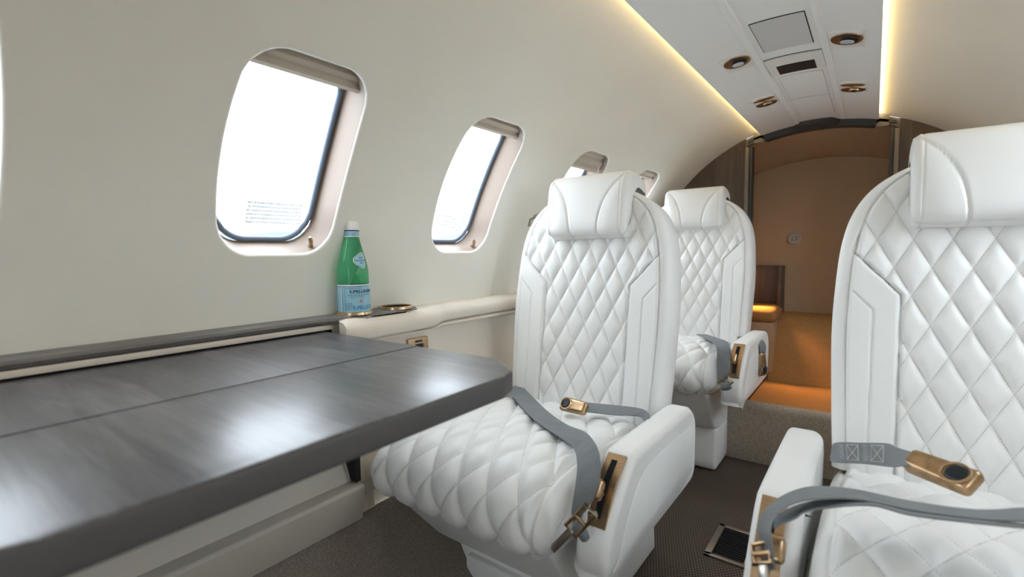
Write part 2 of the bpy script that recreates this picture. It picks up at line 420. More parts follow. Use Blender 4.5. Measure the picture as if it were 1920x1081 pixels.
# roof above the coves closing the tube
mb = MB(); rows = []
for k in range(13):
    th = 84+12*k/12
    rows.append([wp(-1, y, th) for y in (Y0C, Y1C)])
mb.grid(rows)
tag(link('trim_1', mb, 'cream'), 'cream roof lining hidden above the overhead panel', 'trim', kind='structure')
for sx in (-1, 1):
    o = MB(); x = XC+sx*(CHW-.008)
    o.box(x-.004, x+.004, Y0C+.02, Y1C-.03, cz(x)+.0082, cz(x)+.030)
    o = link('cove_light', o, 'strip')
    tag(o, 'warm white light strip glowing along the %s edge of the overhead panel' % ('window side' if sx < 0 else 'right'), 'light', 'cove light strips')

# ------------------------------------------------------------------ aft bulkhead, doorway, compartment
YB = Y1C
def arch(x, r=R): return ZC+math.sqrt(max(0, r*r-(x-XC)**2))
JL, JR = -.482, .046
bk = empty('wall_aft', (XC, YB, FLOOR)); tag(bk, 'dark wood veneered bulkhead around the doorway at the rear of the cabin', 'wall', kind='structure')
for nm, xa, xb in (('veneer_panel', XC-R-.02, JL-.022), ('veneer_panel', JR+.022, XC+R+.02)):
    poly = [(xa, FLOOR)]+[(xa+(xb-xa)*k/16, arch(xa+(xb-xa)*k/16, R+.03)) for k in range(17)]+[(xb, FLOOR)]
    part(nm, MB().prism(poly, 1, YB, YB+.03), 'darkwood', bk)
for x in (JL, JR):
    part('door_jamb', MB().box(x-.020, x-.006 if x < 0 else x+.020, YB-.012, YB+.05, FLOOR, arch(x)-.004, .003), 'bronze', bk) if False else None
    s = -1 if x < 0 else 1
    part('jamb_strip', MB().box(min(x+s*.006, x+s*.022), max(x+s*.006, x+s*.022), YB-.014, YB+.045, FLOOR, arch(x)-.05, .003), 'jamb', bk)
    part('door_track', MB().box(min(x-s*.008, x+s*.006), max(x-s*.008, x+s*.006), YB-.006, YB+.05, FLOOR, arch(x)-.045, .002), 'trimgrey', bk)
# header: curved black seal with a deeper middle cover
rows = []
for k in range(31):
    x = JL-.01+(JR-JL+.02)*k/30
    top = cz(max(min(x, XC+CHW), XC-CHW))-.0 if abs(x-XC) < CHW else arch(x)-.02
    t = (x-JL)/(JR-JL)
    z1 = cz(x)+.004 if abs(x-XC) < CHW else CZ-CD*((x-XC)/CHW)**2+.004
    zb = z1-(.030 if abs(x-XC) < CHW else .012)
    rows.append([(x, YB-.012, z1), (x, YB-.012, zb), (x, YB+.05, zb), (x, YB+.05, z1)])
mb = MB().grid(rows, False, True); mb.ngon(rows[0]); mb.ngon(rows[-1]); part('header_seal', mb, 'trimgrey', bk)
mb = MB(); rows = []
for k in range(21):
    t = k/20; x = XC-.085+.17*t; e = min(1, min(t, 1-t)/.16); z1 = cz(x)+.001; zb = z1-.012-.008*e
    rows.append([(x, YB-.05*e-.014, z1), (x, YB-.05*e-.014, zb), (x, YB+.01, zb), (x, YB+.01, z1)])
mb.grid(rows, False, True); part('header_cover', mb, 'trimgrey', bk)
for s, x in ((-1, XC-CHW-.012), (1, XC+CHW+.012)):
    part('cove_end_cap', MB().box(x-.022, x+.022, YB-.012, YB-.002, cz(XC+CHW)-.03, cz(XC+CHW)+.012, .002), 'jamb', bk)

poly = [(JL-.03, CZ-.075)]+[(JL-.03+(JR-JL+.06)*k/20, arch(JL-.03+(JR-JL+.06)*k/20, R+.03)) for k in range(21)]+[(JR+.03, CZ-.075)]+[(JR+.03-(JR-JL+.06)*k/20, min(CZ-.075+.055*math.sin(math.pi*k/20)**.6, cz(JR+.03-(JR-JL+.06)*k/20)-.004)) for k in range(1, 20)]
part('header_panel', MB().prism(poly, 1, YB+.002, YB+.03), 'jamb', bk)
AFZ = -.64
rc = empty('wall_rear', (XC, 2.86, AFZ)); tag(rc, 'brown fabric rear wall and lining of the compartment seen through the doorway', 'wall', kind='structure')
poly = [(XC-.60, AFZ-.1)]+[(XC-.60+1.2*k/20, .44-.55*((k/20-.5)*1.2)**2*1.0) for k in range(21)]+[(XC+.60, AFZ-.1)]
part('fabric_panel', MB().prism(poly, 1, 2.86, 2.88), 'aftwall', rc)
rows = []
for Y, dz in ((2.58, .115), (2.72, .07), (2.87, .0)):
    rows.append([(XC-.62+1.24*k/24, Y, .44+dz-.55*((k/24-.5)*1.24)**2) for k in range(25)])
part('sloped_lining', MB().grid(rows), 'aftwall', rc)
for s in (-1, 1): part('side_lining', MB().box(XC+s*.61-.01, XC+s*.61+.01, YB+.03, 2.88, AFZ-.1, .4), 'aftwall', rc)
rows = []                                           # rolled carpet kick at the foot of the rear wall
for Y, z in ((2.585, AFZ), (2.60, -.60), (2.625, -.52), (2.665, -.43), (2.72, -.36), (2.78, -.335), (2.86, -.33)):
    rows.append([(x, Y, z) for x in (XC-.175, XC+.5)])
mb = MB().grid(rows); mb.ngon([r[0] for r in rows]+[(XC-.175, 2.86, AFZ)])
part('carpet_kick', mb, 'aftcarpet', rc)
p = atY(1490, 447, 2.855)
bt = empty('wall_vent', p); tag(bt, 'small round grey metal fitting on the brown rear compartment wall', 'fitting')
q = Vector((0, -1, 0)).to_track_quat('Z', 'Y')
part('rim', MB().lathe([(.0, .004), (.021, .004), (.024, .008), (.029, .006), (.03, 0)], p, 32, q), 'shell', bt)
part('knob', MB().lathe([(0, .016), (.009, .016), (.012, .012), (.013, .002)], p, 24, q), 'bronze2', bt)
for a in range(3):
    part('spoke', MB().box(-.003, .003, -.02, .02, .004, .008, mtx=Matrix.Translation(p) @ q.to_matrix().to_4x4() @ Matrix.Rotation(a*math.pi/3, 4, 'Z')), 'steel', bt)
# cabinet left in the compartment
cb = empty('side_cabinet', (-.55, 2.70, AFZ)); tag(cb, 'low dark cabinet with tan padded top inside the rear compartment', 'cabinet')
part('body', MB().box(-.80, -.375, 2.60, 2.84, AFZ, -.36, .006), 'aftwall', cb)
part('padded_top', MB().box(-.81, -.362, 2.585, 2.80, -.36, -.285, .03, 5), 'aftcarpet', cb)
part('back_panel', MB().box(-.80, -.366, 2.80, 2.855, -.36, -.09, .004), 'darkwood', cb)
part('side_cheek', MB().box(-.385, -.366, 2.74, 2.80, -.36, -.09, .004), 'darkwood', cb)
# compartment lamp
LX, LY, LZ = -.515, 2.60, -.06
lm = empty('compartment_lamp', (LX, LY, LZ)); tag(lm, 'small amber courtesy lamp behind the doorway jamb, above the padded cabinet', 'lamp')
part('housing', MB().lathe([(0, .03), (.022, .03), (.026, .0), (.022, -.004), (.02, .004), (0, .006)], (LX, LY, LZ), 24), 'bronze2', lm)
ld = bpy.data.lights.new('compartment_lamp_bulb', 'SPOT'); ld.energy = 20; ld.color = (1, .50, .16); ld.spot_size = math.radians(80); ld.spot_blend = .9; ld.shadow_soft_size = .05
lo = bpy.data.objects.new('bulb', ld); C.objects.link(lo); lo.parent = lm; lo.location = (0, 0, -.012)
lo.rotation_euler = Vector((.24, -.30, -.56)).to_track_quat('-Z', 'Y').to_euler()

# ------------------------------------------------------------------ floors
mb = MB().box(-.74, .30, Y0C, 1.95, FLOOR-.02, FLOOR); tag(link('floor', mb, 'carpet'), 'taupe carpeted cabin floor under the seats', 'floor', kind='structure')
mb = MB().box(-.485, .05, Y0C+.02, 1.885, FLOOR, FLOOR+.005, .002)
tag(link('aisle_runner', mb, 'runner'), 'dark brown woven runner laid along the aisle between the seats', 'carpet')
mb = MB().prism([(1.885, FLOOR), (1.885, -.575), (1.892, -.560), (1.908, -.554), (1.925, -.562), (1.945, -.60), (1.955, AFZ), (1.955, FLOOR)], 0, -.445, .36, .006, 2)
tag(link('floor_step', mb, 'carpetlight'), 'beige carpeted step rising to the rear compartment doorway', 'step', kind='structure')
mb = MB().box(-.84, .42, 1.96, 2.90, AFZ-.12, AFZ-.001)
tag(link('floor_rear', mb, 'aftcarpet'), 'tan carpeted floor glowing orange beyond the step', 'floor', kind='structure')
part_seam = MB().box(-.409, -.405, 2.16, 2.585, AFZ-.002, AFZ+.0015)
link('floor_seam', part_seam, 'gap', bpy.data.objects['floor_rear'])
# floor vent
fv = empty('floor_vent', (-.275, 1.31, FLOOR+.005)); tag(fv, 'rectangular floor air grille with pale metal frame in the aisle runner', 'vent')
x0, x1, y0, y1 = -.322, -.225, 1.225, 1.39; z = FLOOR+.005
part('frame', MB().box(x0, x1, y0, y0+.012, z, z+.006, .001).box(x0, x1, y1-.012, y1, z, z+.006, .001).box(x0, x0+.016, y0, y1, z, z+.006, .001).box(x1-.006, x1, y0, y1, z, z+.006, .001), 'track', fv)
part('well', MB().box(x0+.004, x1-.004, y0+.004, y1-.004, z, z+.001), 'gap', fv)
for k in range(13):
    y = y0+.02+k*(y1-y0-.04)/12
    part('slat', MB().box(x0+.014, x1-.005, y-.003, y+.003, z+.001, z+.0045), 'black', fv)
for x, ya, yb in ((-.497, .75, 1.885), (-.756+.02, .75, 1.885)):
    tag(link('seat_track', MB().box(x-.008, x+.008, ya, yb, FLOOR, FLOOR+.007, .002), 'track'), 'pale metal seat rail on the floor along the %s of the window side seats' % ('aisle edge' if x > -.6 else 'wall side'), 'rail', 'seat rails')

# ------------------------------------------------------------------ lower sidewalls and ledges
def lowx(side, z, r=.747): return XC+side*math.sqrt(r*r-(z-ZC)**2)
for side, nm in ((-1, 'left'), (1, 'right')):
    mb = MB(); rows = []
    for th in [2.8, -3, -8, -14, -20, -26, -29.7]:
        rows.append([wp(side, y, th, .747) for y in (Y0C, 2.53)])
    mb.grid(rows)
    o = tag(link('wall_lower_%s' % nm, mb, 'beige'), 'beige lower sidewall panel below the %s armrest ledge' % ('window' if side < 0 else 'right'), 'wall', kind='structure')
    mb = MB(); rows = []
    for th in [-29.5, -33, -38, -44, -50, -54]:
        rows.append([wp(side, y, th, .742) for y in (Y0C, 2.53)])
    mb.grid(rows)
    tag(link('baseboard_%s' % nm, mb, 'carpet'), 'taupe carpet covering the curved foot of the %s sidewall' % ('window' if side < 0 else 'right'), 'baseboard', kind='structure')

# left forward pocket: recessed panel, kick box, post
pk = empty('table_pocket', (-.93, 0, -.56)); tag(pk, 'beige sidewall cabinet under the table with stepped lower panel', 'cabinet')
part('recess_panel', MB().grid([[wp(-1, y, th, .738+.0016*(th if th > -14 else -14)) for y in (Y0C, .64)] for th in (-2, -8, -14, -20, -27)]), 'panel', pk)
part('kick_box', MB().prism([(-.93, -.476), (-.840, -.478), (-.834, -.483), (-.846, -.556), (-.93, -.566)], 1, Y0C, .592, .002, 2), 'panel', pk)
part('post', MB().prism([(-.975, -.19), (-.920, -.19), (-.912, -.25), (-.895, -.36), (-.868, -.46), (-.862, -.565), (-.92, -.58)], 1, .596, .64, .006, 3), 'beige', pk)
part('slot', MB().box(-.905, -.852, .583, .595, -.476, -.33), 'gap', pk)
part('slot_back', MB().box(-.955, -.944, Y0C, .60, -.20, -.1615), 'gap', pk)
part('rail_strip', MB().box(-.985, -.934, Y0C, .60, -.161, -.1508, .001), 'beige', pk)

# wood ledge with cup holders
lg = empty('side_ledge', (-.95, 0, -.15)); tag(lg, 'grey brown wood veneer ledge running under the windows beside the table', 'ledge')
CUPS = [(-.938, .655), (-.938, .775)]; CR = .0365
prof = lambda xf: [(-.99, -.150), (-.99, -.1335), (xf-.004, -.1335), (xf+.002, -.1365), (xf+.004, -.142), (xf+.001, -.148), (xf-.006, -.150)]
xfY = [(Y0C, -.934), (.57, -.934), (.62, -.910), (.66, -.899), (.78, -.899), (.815, -.908), (.832, -.935), (.842, -.985)]
rows = []
ysl = [Y0C, .2]+[.57+.272*k/34 for k in range(35)]
for y in ysl: rows.append([(x, y, z) for x, z in prof(interp(y, xfY))])
mb = MB().grid(rows, False, True); mb.ngon(rows[0]); mb.ngon(rows[-1]); part('veneer_top', mb, 'ledgewood', lg)
for i, (x, y) in enumerate(CUPS):
    part('cup_ring', MB().lathe([(CR-.001, -.1335), (CR-.0015, -.1285), (CR+.001, -.1268), (CR+.0035, -.128), (CR+.0045, -.1335)], (x, y, 0), 40), 'bronze', lg)
    part('cup_shade_disc', MB().lathe([(CR-.002, -.130), (CR-.003, -.1325), (.0, -.1328)], (x, y, 0), 40), 'gap', lg)  # flat disc; the shade inside the cup is painted black
# padded armrest in front of the ledge and further aft
ap = empty('padded_ledge', (-.93, 1.5, -.2)); tag(ap, 'long beige padded armrest along the wall behind the bottle', 'armrest')
def pad_rows(y):
    t = rnd((y-.84)/.09); t = t*t*(3-2*t)
    xf = (-.884)*(1-t)+(-.916)*t; zt = -.1345; zl = -.188*(1-t)+(-.183)*t
    xb = interp(y, xfY)+.0045 if y < .842 else -.99
    return xf, zt, zl, xb
rows = []; rows2 = []
yy = [.600, .604, .612]+[.63+.02*k for k in range(20)]+[1.05+.1*k for k in range(15)]
for y in yy:
    xf, zt, zl, xb = pad_rows(y); e = rnd((y-.598)/.014); q = .006*(1-e)
    h = zt-zl
    xk = lambda d_: max(xb, xf-d_)
    rows.append([(xb, y, zt-.004-q*.3), (xk(.03), y, zt-.004-q), (xk(.016), y, zt-.007-q), (xf-.006, y, zt-.016-q), (xf-q, y, zt-.5*h), (xf-.001-q, y, zl+.006), (xf-.006-q, y, zl+.001), (xk(.02), y, zl), (xb, y, zl)])
mb = MB().grid(rows, False, True); mb.ngon(rows[0]); mb.ngon(rows[-1]); part('pad', mb, 'beige', ap, smoothang=50)
rows = []
for y in yy:
    xf, zt, zl, xb = pad_rows(y); t = rnd((y-.84)/.09)
    zq = zl-.0018; zw = zq-.012*(.35+.65*t)
    rows.append([(xb, y, zq), (xf-.012, y, zq), (xf-.006, y, zq-.003), (xf-.006, y, zw+.003), (xf-.011, y, zw), (xb, y, zw)])
mb = MB().grid(rows, False, True); mb.ngon(rows[0]); mb.ngon(rows[-1]); part('lower_welt', mb, 'beige', ap)
mb = MB().prism([(-.99, -.16), (-.885, -.16), (-.885, -.23), (-.93, -.24), (-.99, -.24)], 1, .603, .86, .004)
part('backing', mb, 'panel', ap) if False else None
# right ledge, simple pad
mb = MB()
rows = [[(XC+.78, y, -.137), (XC+.72, y, -.137), (XC+.705, y, -.15), (XC+.702, y, -.175), (XC+.71, y, -.186), (XC+.78, y, -.186)] for y in (Y0C, 2.53)]
mb.grid(rows, False, True); mb.ngon(rows[0]); mb.ngon(rows[1])
tag(link('padded_ledge', mb, 'beige'), 'beige padded ledge along the right sidewall', 'armrest')
# power outlet below the armrest
p = atX(787, 645, -.955); po = empty('power_outlet', (-.95, .865, -.25)); tag(po, 'bronze power outlet plate on the panel under the wall armrest', 'outlet')
part('plate', MB().box(-.972, -.955, .825, .895, -.256, -.222, .002), 'bronze', po)
part('socket', MB().box(-.960, -.952, .848, .875, -.252, -.238, .002), 'black', po)
part('indicator', MB().box(-.960, -.9535, .848, .872, -.234, -.228, .001), 'black', po)
for y in (.832, .889): part('screw', MB().lathe([(0, .002), (.002, .0015), (.0025, 0)], (-.955, y, -.249), 10, Vector((1, 0, 0)).to_track_quat('Z', 'Y')), 'steel', po)

# ------------------------------------------------------------------ table
TZ = -.165
tb = empty('folding_table', (-.66, .28, TZ-.03)); tag(tb, 'dark grey wood fold out table with chamfered corners in the foreground', 'table')
TX0, TX1, TY0, TY1, SE = -.942, -.387, -.035, .582, -.650
inner = [(TX0, TY0), (SE-.0003, TY0), (SE-.0003, TY1), (TX0, TY1)]
outer = [(SE+.0003, TY0), (TX1-.075, TY0), (TX1-.012, TY0+.055), (TX1, TY0+.085), (TX1, TY1-.085), (TX1-.012, TY1-.05), (TX1-.075, TY1), (SE+.0003, TY1)]
part('inner_leaf', MB().prism(inner, 2, TZ-.030, TZ), 'table', tb)
b = MB().prism(outer, 2, TZ-.030, TZ, .005, 4); ol = part('outer_leaf', b, 'table', tb)
ol.data.materials.append(MT['edge'])
for p in ol.data.polygons:
    if p.normal.z < .7: p.material_index = 1

# ------------------------------------------------------------------ bottle
BX, BY, BZ = CUPS[0][0], CUPS[0][1], -.132
bo = empty('water_bottle', (BX, BY, BZ)); tag(bo, 'green bottle with pale blue label and white cap standing in the ledge cup holder', 'bottle')
H = .205; r0 = .0345
prof = [(0, 0), (.030, 0), (.0335, .004), (r0, .010), (r0, .40*H), (r0*.985, .46*H), (r0*.93, .52*H), (r0*.84, .59*H), (r0*.73, .66*H), (r0*.62, .73*H), (r0*.53, .79*H), (r0*.475, .84*H), (r0*.46, .90*H), (0, .90*H)]
part('body', MB().lathe([(r, z) for r, z in prof], (BX, BY, BZ), 56), 'bottle', bo, smoothang=60)
part('cap', MB().lathe([(r0*.47, .905*H), (r0*.49, .91*H), (r0*.49, .985*H), (r0*.45, .998*H), (0, 1.0*H)], (BX, BY, BZ), 48), 'white', bo)
part('collar', MB().lathe([(r0*.47, .888*H), (r0*.50, .892*H), (r0*.50, .903*H), (r0*.46, .907*H)], (BX, BY, BZ), 48), 'navy', bo)
PHI = math.atan2(-BY, -BX)
def radius_at(h):
    return interp(h, [(z, r) for r, z in prof[3:-1]])
def wrap(o_name, pts, faces, phi, h0, mtl, parent, off=.0007):
    mb = MB(); vv = []
    for x, y in pts:
        h = h0+y; r = radius_at(h)+off; a = phi+x/r0 if h < .5*H else phi+x/radius_at(h)
        vv.append((BX+r*math.cos(a), BY+r*math.sin(a), BZ+h))
    mb.add(vv, faces); return part(o_name, mb, mtl, parent, recalc=False)
def patch(x0, x1, y0, y1, nx=30, ny=2):
    P = [(x0+(x1-x0)*i/nx, y0+(y1-y0)*j/ny) for i in range(nx+1) for j in range(ny+1)]
    Fc = [(i*(ny+1)+j, (i+1)*(ny+1)+j, (i+1)*(ny+1)+j+1, i*(ny+1)+j+1) for i in range(nx) for j in range(ny)]
    return P, Fc
lab = wrap('label', *patch(-math.pi*r0, math.pi*r0, 0, .062, 60), PHI, .003, 'label', bo, .0004)
nl = wrap('neck_label', *patch(-math.pi*.0162, math.pi*.0162, 0, .0125, 48), PHI, .835*H, 'label', bo, .0006)
for y, hh in ((-.0005, .0012), (.0108, .0016)): wrap('neck_border', *patch(-math.pi*.0162, math.pi*.0162, y, y+hh, 48), PHI, .835*H, 'white', nl, .0009)
for y, hh, m_ in ((.0600, .0024, 'white'), (.0585, .0009, 'navy'), (.0, .0009, 'navy')): wrap('label_border', *patch(-math.pi*r0, math.pi*r0, y, y+hh, 60), PHI, .003, m_, lab, .0007)
XL = -.0285
wrap('label_edge', *patch(XL, XL+.0012, 0, .059, 2, 6), PHI, .003, 'white', lab, .0008)
wrap('label_edge', *patch(XL+.0035, XL+.0042, .002, .056, 2, 6), PHI, .003, 'navy', lab, .0008)
wrap('label_edge', *patch(XL+.0095, XL+.0101, .002, .056, 2, 6), PHI, .003, 'navy', lab, .0008)
def text(s, size, x, y, mtl, parent, phi=PHI, h0=.003, shear=0, name='lettering', bold=.0, sx=1.0, off=.0010):
    cu = bpy.data.curves.new('t', 'FONT'); cu.body = s; cu.size = size; cu.shear = shear; cu.resolution_u = 2; cu.offset = bold
    t = bpy.data.objects.new('t', cu); C.objects.link(t); dg = bpy.context.evaluated_depsgraph_get(); dg.update()
    me = t.evaluated_get(dg).to_mesh()
    P = [(x+v.co.x*sx, y+v.co.y) for v in me.vertices]; Fc = [tuple(p.vertices) for p in me.polygons]
    t.evaluated_get(dg).to_mesh_clear(); bpy.data.objects.remove(t); bpy.data.curves.remove(cu)
    return wrap(name, P, Fc, phi, h0, mtl, parent, off)
text('S.PELLEGRINO', .0088, -.0085, .0445, 'navy', lab, bold=.0003, sx=1.25)
text('SPARKLING NATURAL MINERAL WATER', .0034, -.0125, .0385, 'navy', lab, sx=1.05)
text('BOTTLED AT THE SOURCE', .0026, -.006, .0345, 'navy', lab)
text('S.PELLEGRINO', .0115, -.003, .0075, 'blueprint', lab, shear=.25, bold=.0003)
for k, s in enumerate(('ACQUA', 'MINERALE', 'NATURALE', 'ITALIA')): text(s, .0036, -.0170, .0205-.0045*k, 'navy', lab)
text('SAN PELLEGRINO TERME', .0030, -.0165, .0540, 'navy', lab)
text('SPARKLING NATURAL', .0036, -.018, .0065, 'navy', nl, h0=.835*H); text('MINERAL WATER', .0032, -.014, .0022, 'navy', nl, h0=.835*H)
st = [(.0016 if i % 2 else .0046)*1.0 for i in range(10)]
wrap('star', [(.0155, .026)]+[(.0155+st[i]*math.sin(math.pi*i/5), .026-st[i]*math.cos(math.pi*i/5)) for i in range(10)], [(0, 1+i, 1+(i+1) % 10) for i in range(10)], PHI, .003, 'red', lab, .0012)
# rounded triangular shoulder seal
def seal(scale, mtl, off, parent):
    P = []; n = 48
    for i in range(n):
        a = 2*math.pi*i/n; rr = 1+.16*math.cos(3*a+math.pi)
        P.append((.0145*rr*math.cos(a)*scale, .0165*rr*math.sin(a)*scale))
    rings = [[(x*s, y*s) for x, y in P] for s in (1, .66, .33)]
    V = [(0, 0)]+[q for r_ in rings for q in r_]; Fs = []
    for k in range(2):
        for i in range(n): Fs.append((1+k*n+i, 1+k*n+(i+1) % n, 1+(k+1)*n+(i+1) % n, 1+(k+1)*n+i))
    for i in range(n): Fs.append((0, 1+2*n+i, 1+2*n+(i+1) % n))
    return wrap('shoulder_seal' if parent is bo else 'seal_ring', V, Fs, PHI+.62, .575*H, mtl, parent, off)
sl = seal(1, 'white', .0005, bo); seal(.91, 'navy', .0009, sl); seal(.85, 'label', .0013, sl); 
def text_s(s, size, x, y, mtl): text(s, size, x, y, mtl, sl, phi=PHI+.62, h0=.575*H, off=.0018, bold=.0001)
text_s('SAN', .0052, -.005, .0045, 'navy'); text_s('PELLEGRINO', .0042, -.0115, -.001, 'navy'); text_s('1899', .004, -.0045, -.0065, 'navy'); text_s('*', .006, -.0125, -.0035, 'red')

# ------------------------------------------------------------------ ceiling fixtures
def ceil_pts(x0, x1, y0, y1, dz, nx=6):
    return [[(x0+(x1-x0)*k/nx, y, cz(x0+(x1-x0)*k/nx)-dz) for k in range(nx+1)] for y in (y0, y1)]
def plate(name, x0, x1, y0, y1, dz, m_, parent):
    a = ceil_pts(x0, x1, y0, y1, dz); b = ceil_pts(x0, x1, y0, y1, -.002); mb = MB()
    mb.grid(a); mb.grid([a[0], b[0]]); mb.grid([a[1], b[1]])
    mb.grid([[a[0][0], a[1][0]], [b[0][0], b[1][0]]]); mb.grid([[a[0][-1], a[1][-1]], [b[0][-1], b[1][-1]]])
    return part(name, mb, m_, parent)
sp = empty('speaker_panel', (-.206, 1.445, .54)); tag(sp, 'grey cloth speaker panel set in the overhead service channel', 'speaker')
plate('seam', -.2655, -.1465, 1.336, 1.551, .0012, 'gap', sp); plate('cloth', -.2635, -.1485, 1.3385, 1.5495, .0026, 'grille', sp)
dp = empty('overhead_display', (-.206, 1.69, .54)); tag(dp, 'overhead unit with small black display window behind the speaker panel', 'display')
plate('seam', -.2775, -.1315, 1.611, 1.765, .0010, 'gap', dp); plate('bezel', -.276, -.133, 1.614, 1.766, .005, 'ceil2', dp); plate('screen', -.254, -.156, 1.679, 1.758, .0062, 'screen', dp)
for k, (ya, yb) in enumerate(((1.80, 2.085), (2.095, 2.40))):
    e = empty('access_panel', (-.206, (ya+yb)/2, .54)); tag(e, ['white blank overhead cover just behind the small display', 'white blank overhead cover nearest the doorway header'][k], 'panel', 'overhead covers')
    plate('seam', -.266, -.1445, ya, yb, .0006, 'shell', e); plate('cover', -.2645, -.146, ya+.0015, yb-.0015, .002, 'ceil', e)
LIGHTS = [(-.335, 1.555, 0, 'overhead reading lamp in bronze eyelid recess, window side, beside the display'), (-.338, 2.02, 1, 'overhead air outlet and lamp unit nearest the doorway on the window side'),
          (-.073, 1.555, 0, 'overhead reading lamp in bronze eyelid recess by the right light cove'), (-.074, 2.02, 1, 'overhead air outlet and lamp unit nearest the doorway by the right cove')]
for x, y, kind, lb in LIGHTS:
    e = empty('reading_light', (x, y, cz(x))); tag(e, lb, 'lamp', 'overhead reading lights')
    sl_ = -2*CD*(x-XC)/CHW**2; ang = math.atan(sl_)
    T = Matrix.Translation((x, y, cz(x))) @ Matrix.Rotation(-ang, 4, 'Y')
    def loc(mb):
        mb.v = [tuple(T @ Vector(p)) for p in mb.v]; return mb
    part('bezel', loc(MB().box(-.040, .040, -.062, .062, -.004, .006, .0035, 3)), 'ceil2', e)
    def ellipse_cup(cx_, cy_, a, b, d, n=36):
        mb = MB(); rows = []
        for s, dz in ((1.06, -.0038), (1.03, -.0062), (.97, -.0060), (.88, -.0050), (.5, -.0046), (.02, -.0045)):
            rows.append([(cx_+a*s*math.cos(2*math.pi*k/n), cy_+b*s*math.sin(2*math.pi*k/n), dz) for k in range(n)])
        mb.grid(rows, False, True); return loc(mb)
    if kind == 0:
        part('eyelid', ellipse_cup(0, -.010, .034, .040, .01), 'bronze2', e)
        l = part('lamp_ball', loc(MB().lathe([(0, -.0125), (.010, -.012), (.017, -.0105), (.021, -.0075), (.022, -.003)], (0.003, -.004, 0), 28)), 'black', e)
        part('lens', loc(MB().lathe([(0, -.0142), (.009, -.0138), (.015, -.0125), (.0155, -.011)], (0.002, -.008, 0), 24)), 'lens', e)
    else:
        part('eyelid', ellipse_cup(0, .022, .034, .030, .01), 'bronze2', e)
        part('lamp_ball', loc(MB().lathe([(0, -.011), (.009, -.0106), (.014, -.009), (.016, -.004)], (0.003, .026, 0), 24)), 'bronze', e)
        part('lens', loc(MB().lathe([(0, -.0122), (.006, -.012), (.009, -.0105)], (0.003, .024, 0), 20)), 'black', e)
        part('air_slot', ellipse_cup(0, -.036, .033, .014, .01), 'bronze2', e)
        part('switch', loc(MB().box(-.006, .004, -.012, -.008, -.0055, -.003, .0008)), 'black', e)

# ------------------------------------------------------------------ seats
def tri(a): return abs((a+.5) % 1-.5)        # distance to the nearest seam, 0..0.5
def pillow(a, b):
    return (1-(1-2*tri(a))**3.2)*(1-(1-2*tri(b))**3.2)
REC = math.radians(9)
BW = [(0, .226), (.1, .231), (.25, .236), (.36, .232), (.43, .225), (.485, .211), (.53, .186), (.562, .150), (.585, .105), (.60, .055)]
BH = .60; BT = .085
def bw(v):
    return interp(v, BW)
_bwc = smooth([Vector((a, b, 0)) for a, b in BW], 8)
def bw(v): return interp(v, [(p.x, p.y) for p in _bwc])
def border(v, off=0):                        # inner edge of the smooth side panels
    k0 = .325-off*.75
    return .128+off+(0 if v < k0 else (v-k0)*.92)
def groove(d, w_, dep): return -dep*math.exp(-(d/w_)**2)
def back_height(x, v):
    ax = abs(x); W = bw(v); e = min(W-ax, (BH-v)*1.2) if v > .3 else W-ax
    h = 0; seam = 0
    bl = border(v); inside = ax < bl and e > .026
    a = x/.056+v/.108; b = x/.056-v/.108
    if inside:
        m_ = min((bl-ax)/.006, (e-.026)/.008, 1); h += .0095*pillow(a, b)*max(0, min(1, m_))-.0012; seam = 1
    else:
        if e > .026: h += .0065*min(1, (ax-bl)/.006)
        h += .002
    if e > .02:
        h += groove(ax-bl, .0024, .0045)
        b2 = border(v, .042)
        if ax > bl: h += groove(ax-b2, .0020, .0032)
    h += groove(e-.026, .0022, .0042)
    # the back is dished a little between the bolsters
    h += .018*min(1, (ax/.23)**2)
    r = .026
    if e < r: t = 1-max(0, e)/r; h -= r*(1-math.sqrt(max(0, 1-t*t)))
    return h, a, b, seam
def back_local(x, v, d):                      # d: towards the sitter
    return Vector((x, -d*math.cos(REC)+v*math.sin(REC), v*math.cos(REC)+d*math.sin(REC)))
def build_backrest():
    mb = MB(); NX, NV = 190, 240; U = []; S = []
    for j in range(NV+1):
        v = -.02+(BH+.02)*j/NV; W = bw(max(0, v))
        for i in range(NX+1):
            s = -1+2*i/NX; s = math.copysign(abs(s)**.92, s) if s else 0; x = s*W
            h, a, b, sm = back_height(x, max(0, v)); mb.v.append(tuple(back_local(x, v, h))); U.append((a, b)); S.append(sm)
    mb.f += [(j*(NX+1)+i, j*(NX+1)+i+1, (j+1)*(NX+1)+i+1, (j+1)*(NX+1)+i) for j in range(NV) for i in range(NX)]
    # sides and rear shell: offset loops behind the front edge
    loop = [j*(NX+1) for j in range(NV+1)]+[NV*(NX+1)+i for i in range(1, NX+1)]+[j*(NX+1)+NX for j in range(NV-1, -1, -1)]
    prev = loop
    for sc, dd in ((1.008, .045), (1.0, .075), (.96, .098), (.88, .11), (.5, .118), (.1, .12)):
        cur = []
        for k in loop:
            j, i = divmod(k, NX+1); v = -.02+(BH+.02)*j/NV; W = bw(max(0, v)); s = -1+2*i/NX; s = math.copysign(abs(s)**.92, s) if s else 0
            x = s*W; cy_ = .3; vv = v
            if sc < 1: vv = min(v, BH*sc+.0*v) if v > .2 else v
            cur.append(len(mb.v)); mb.v.append(tuple(back_local(x*sc, vv, -dd))); U.append((.5, .5)); S.append(0)
        for q in range(len(loop)-1): mb.f.append((prev[q], prev[q+1], cur[q+1], cur[q]))
        prev = cur
    mb.uv['quilt'] = U; mb.att['seam'] = S
    return mb
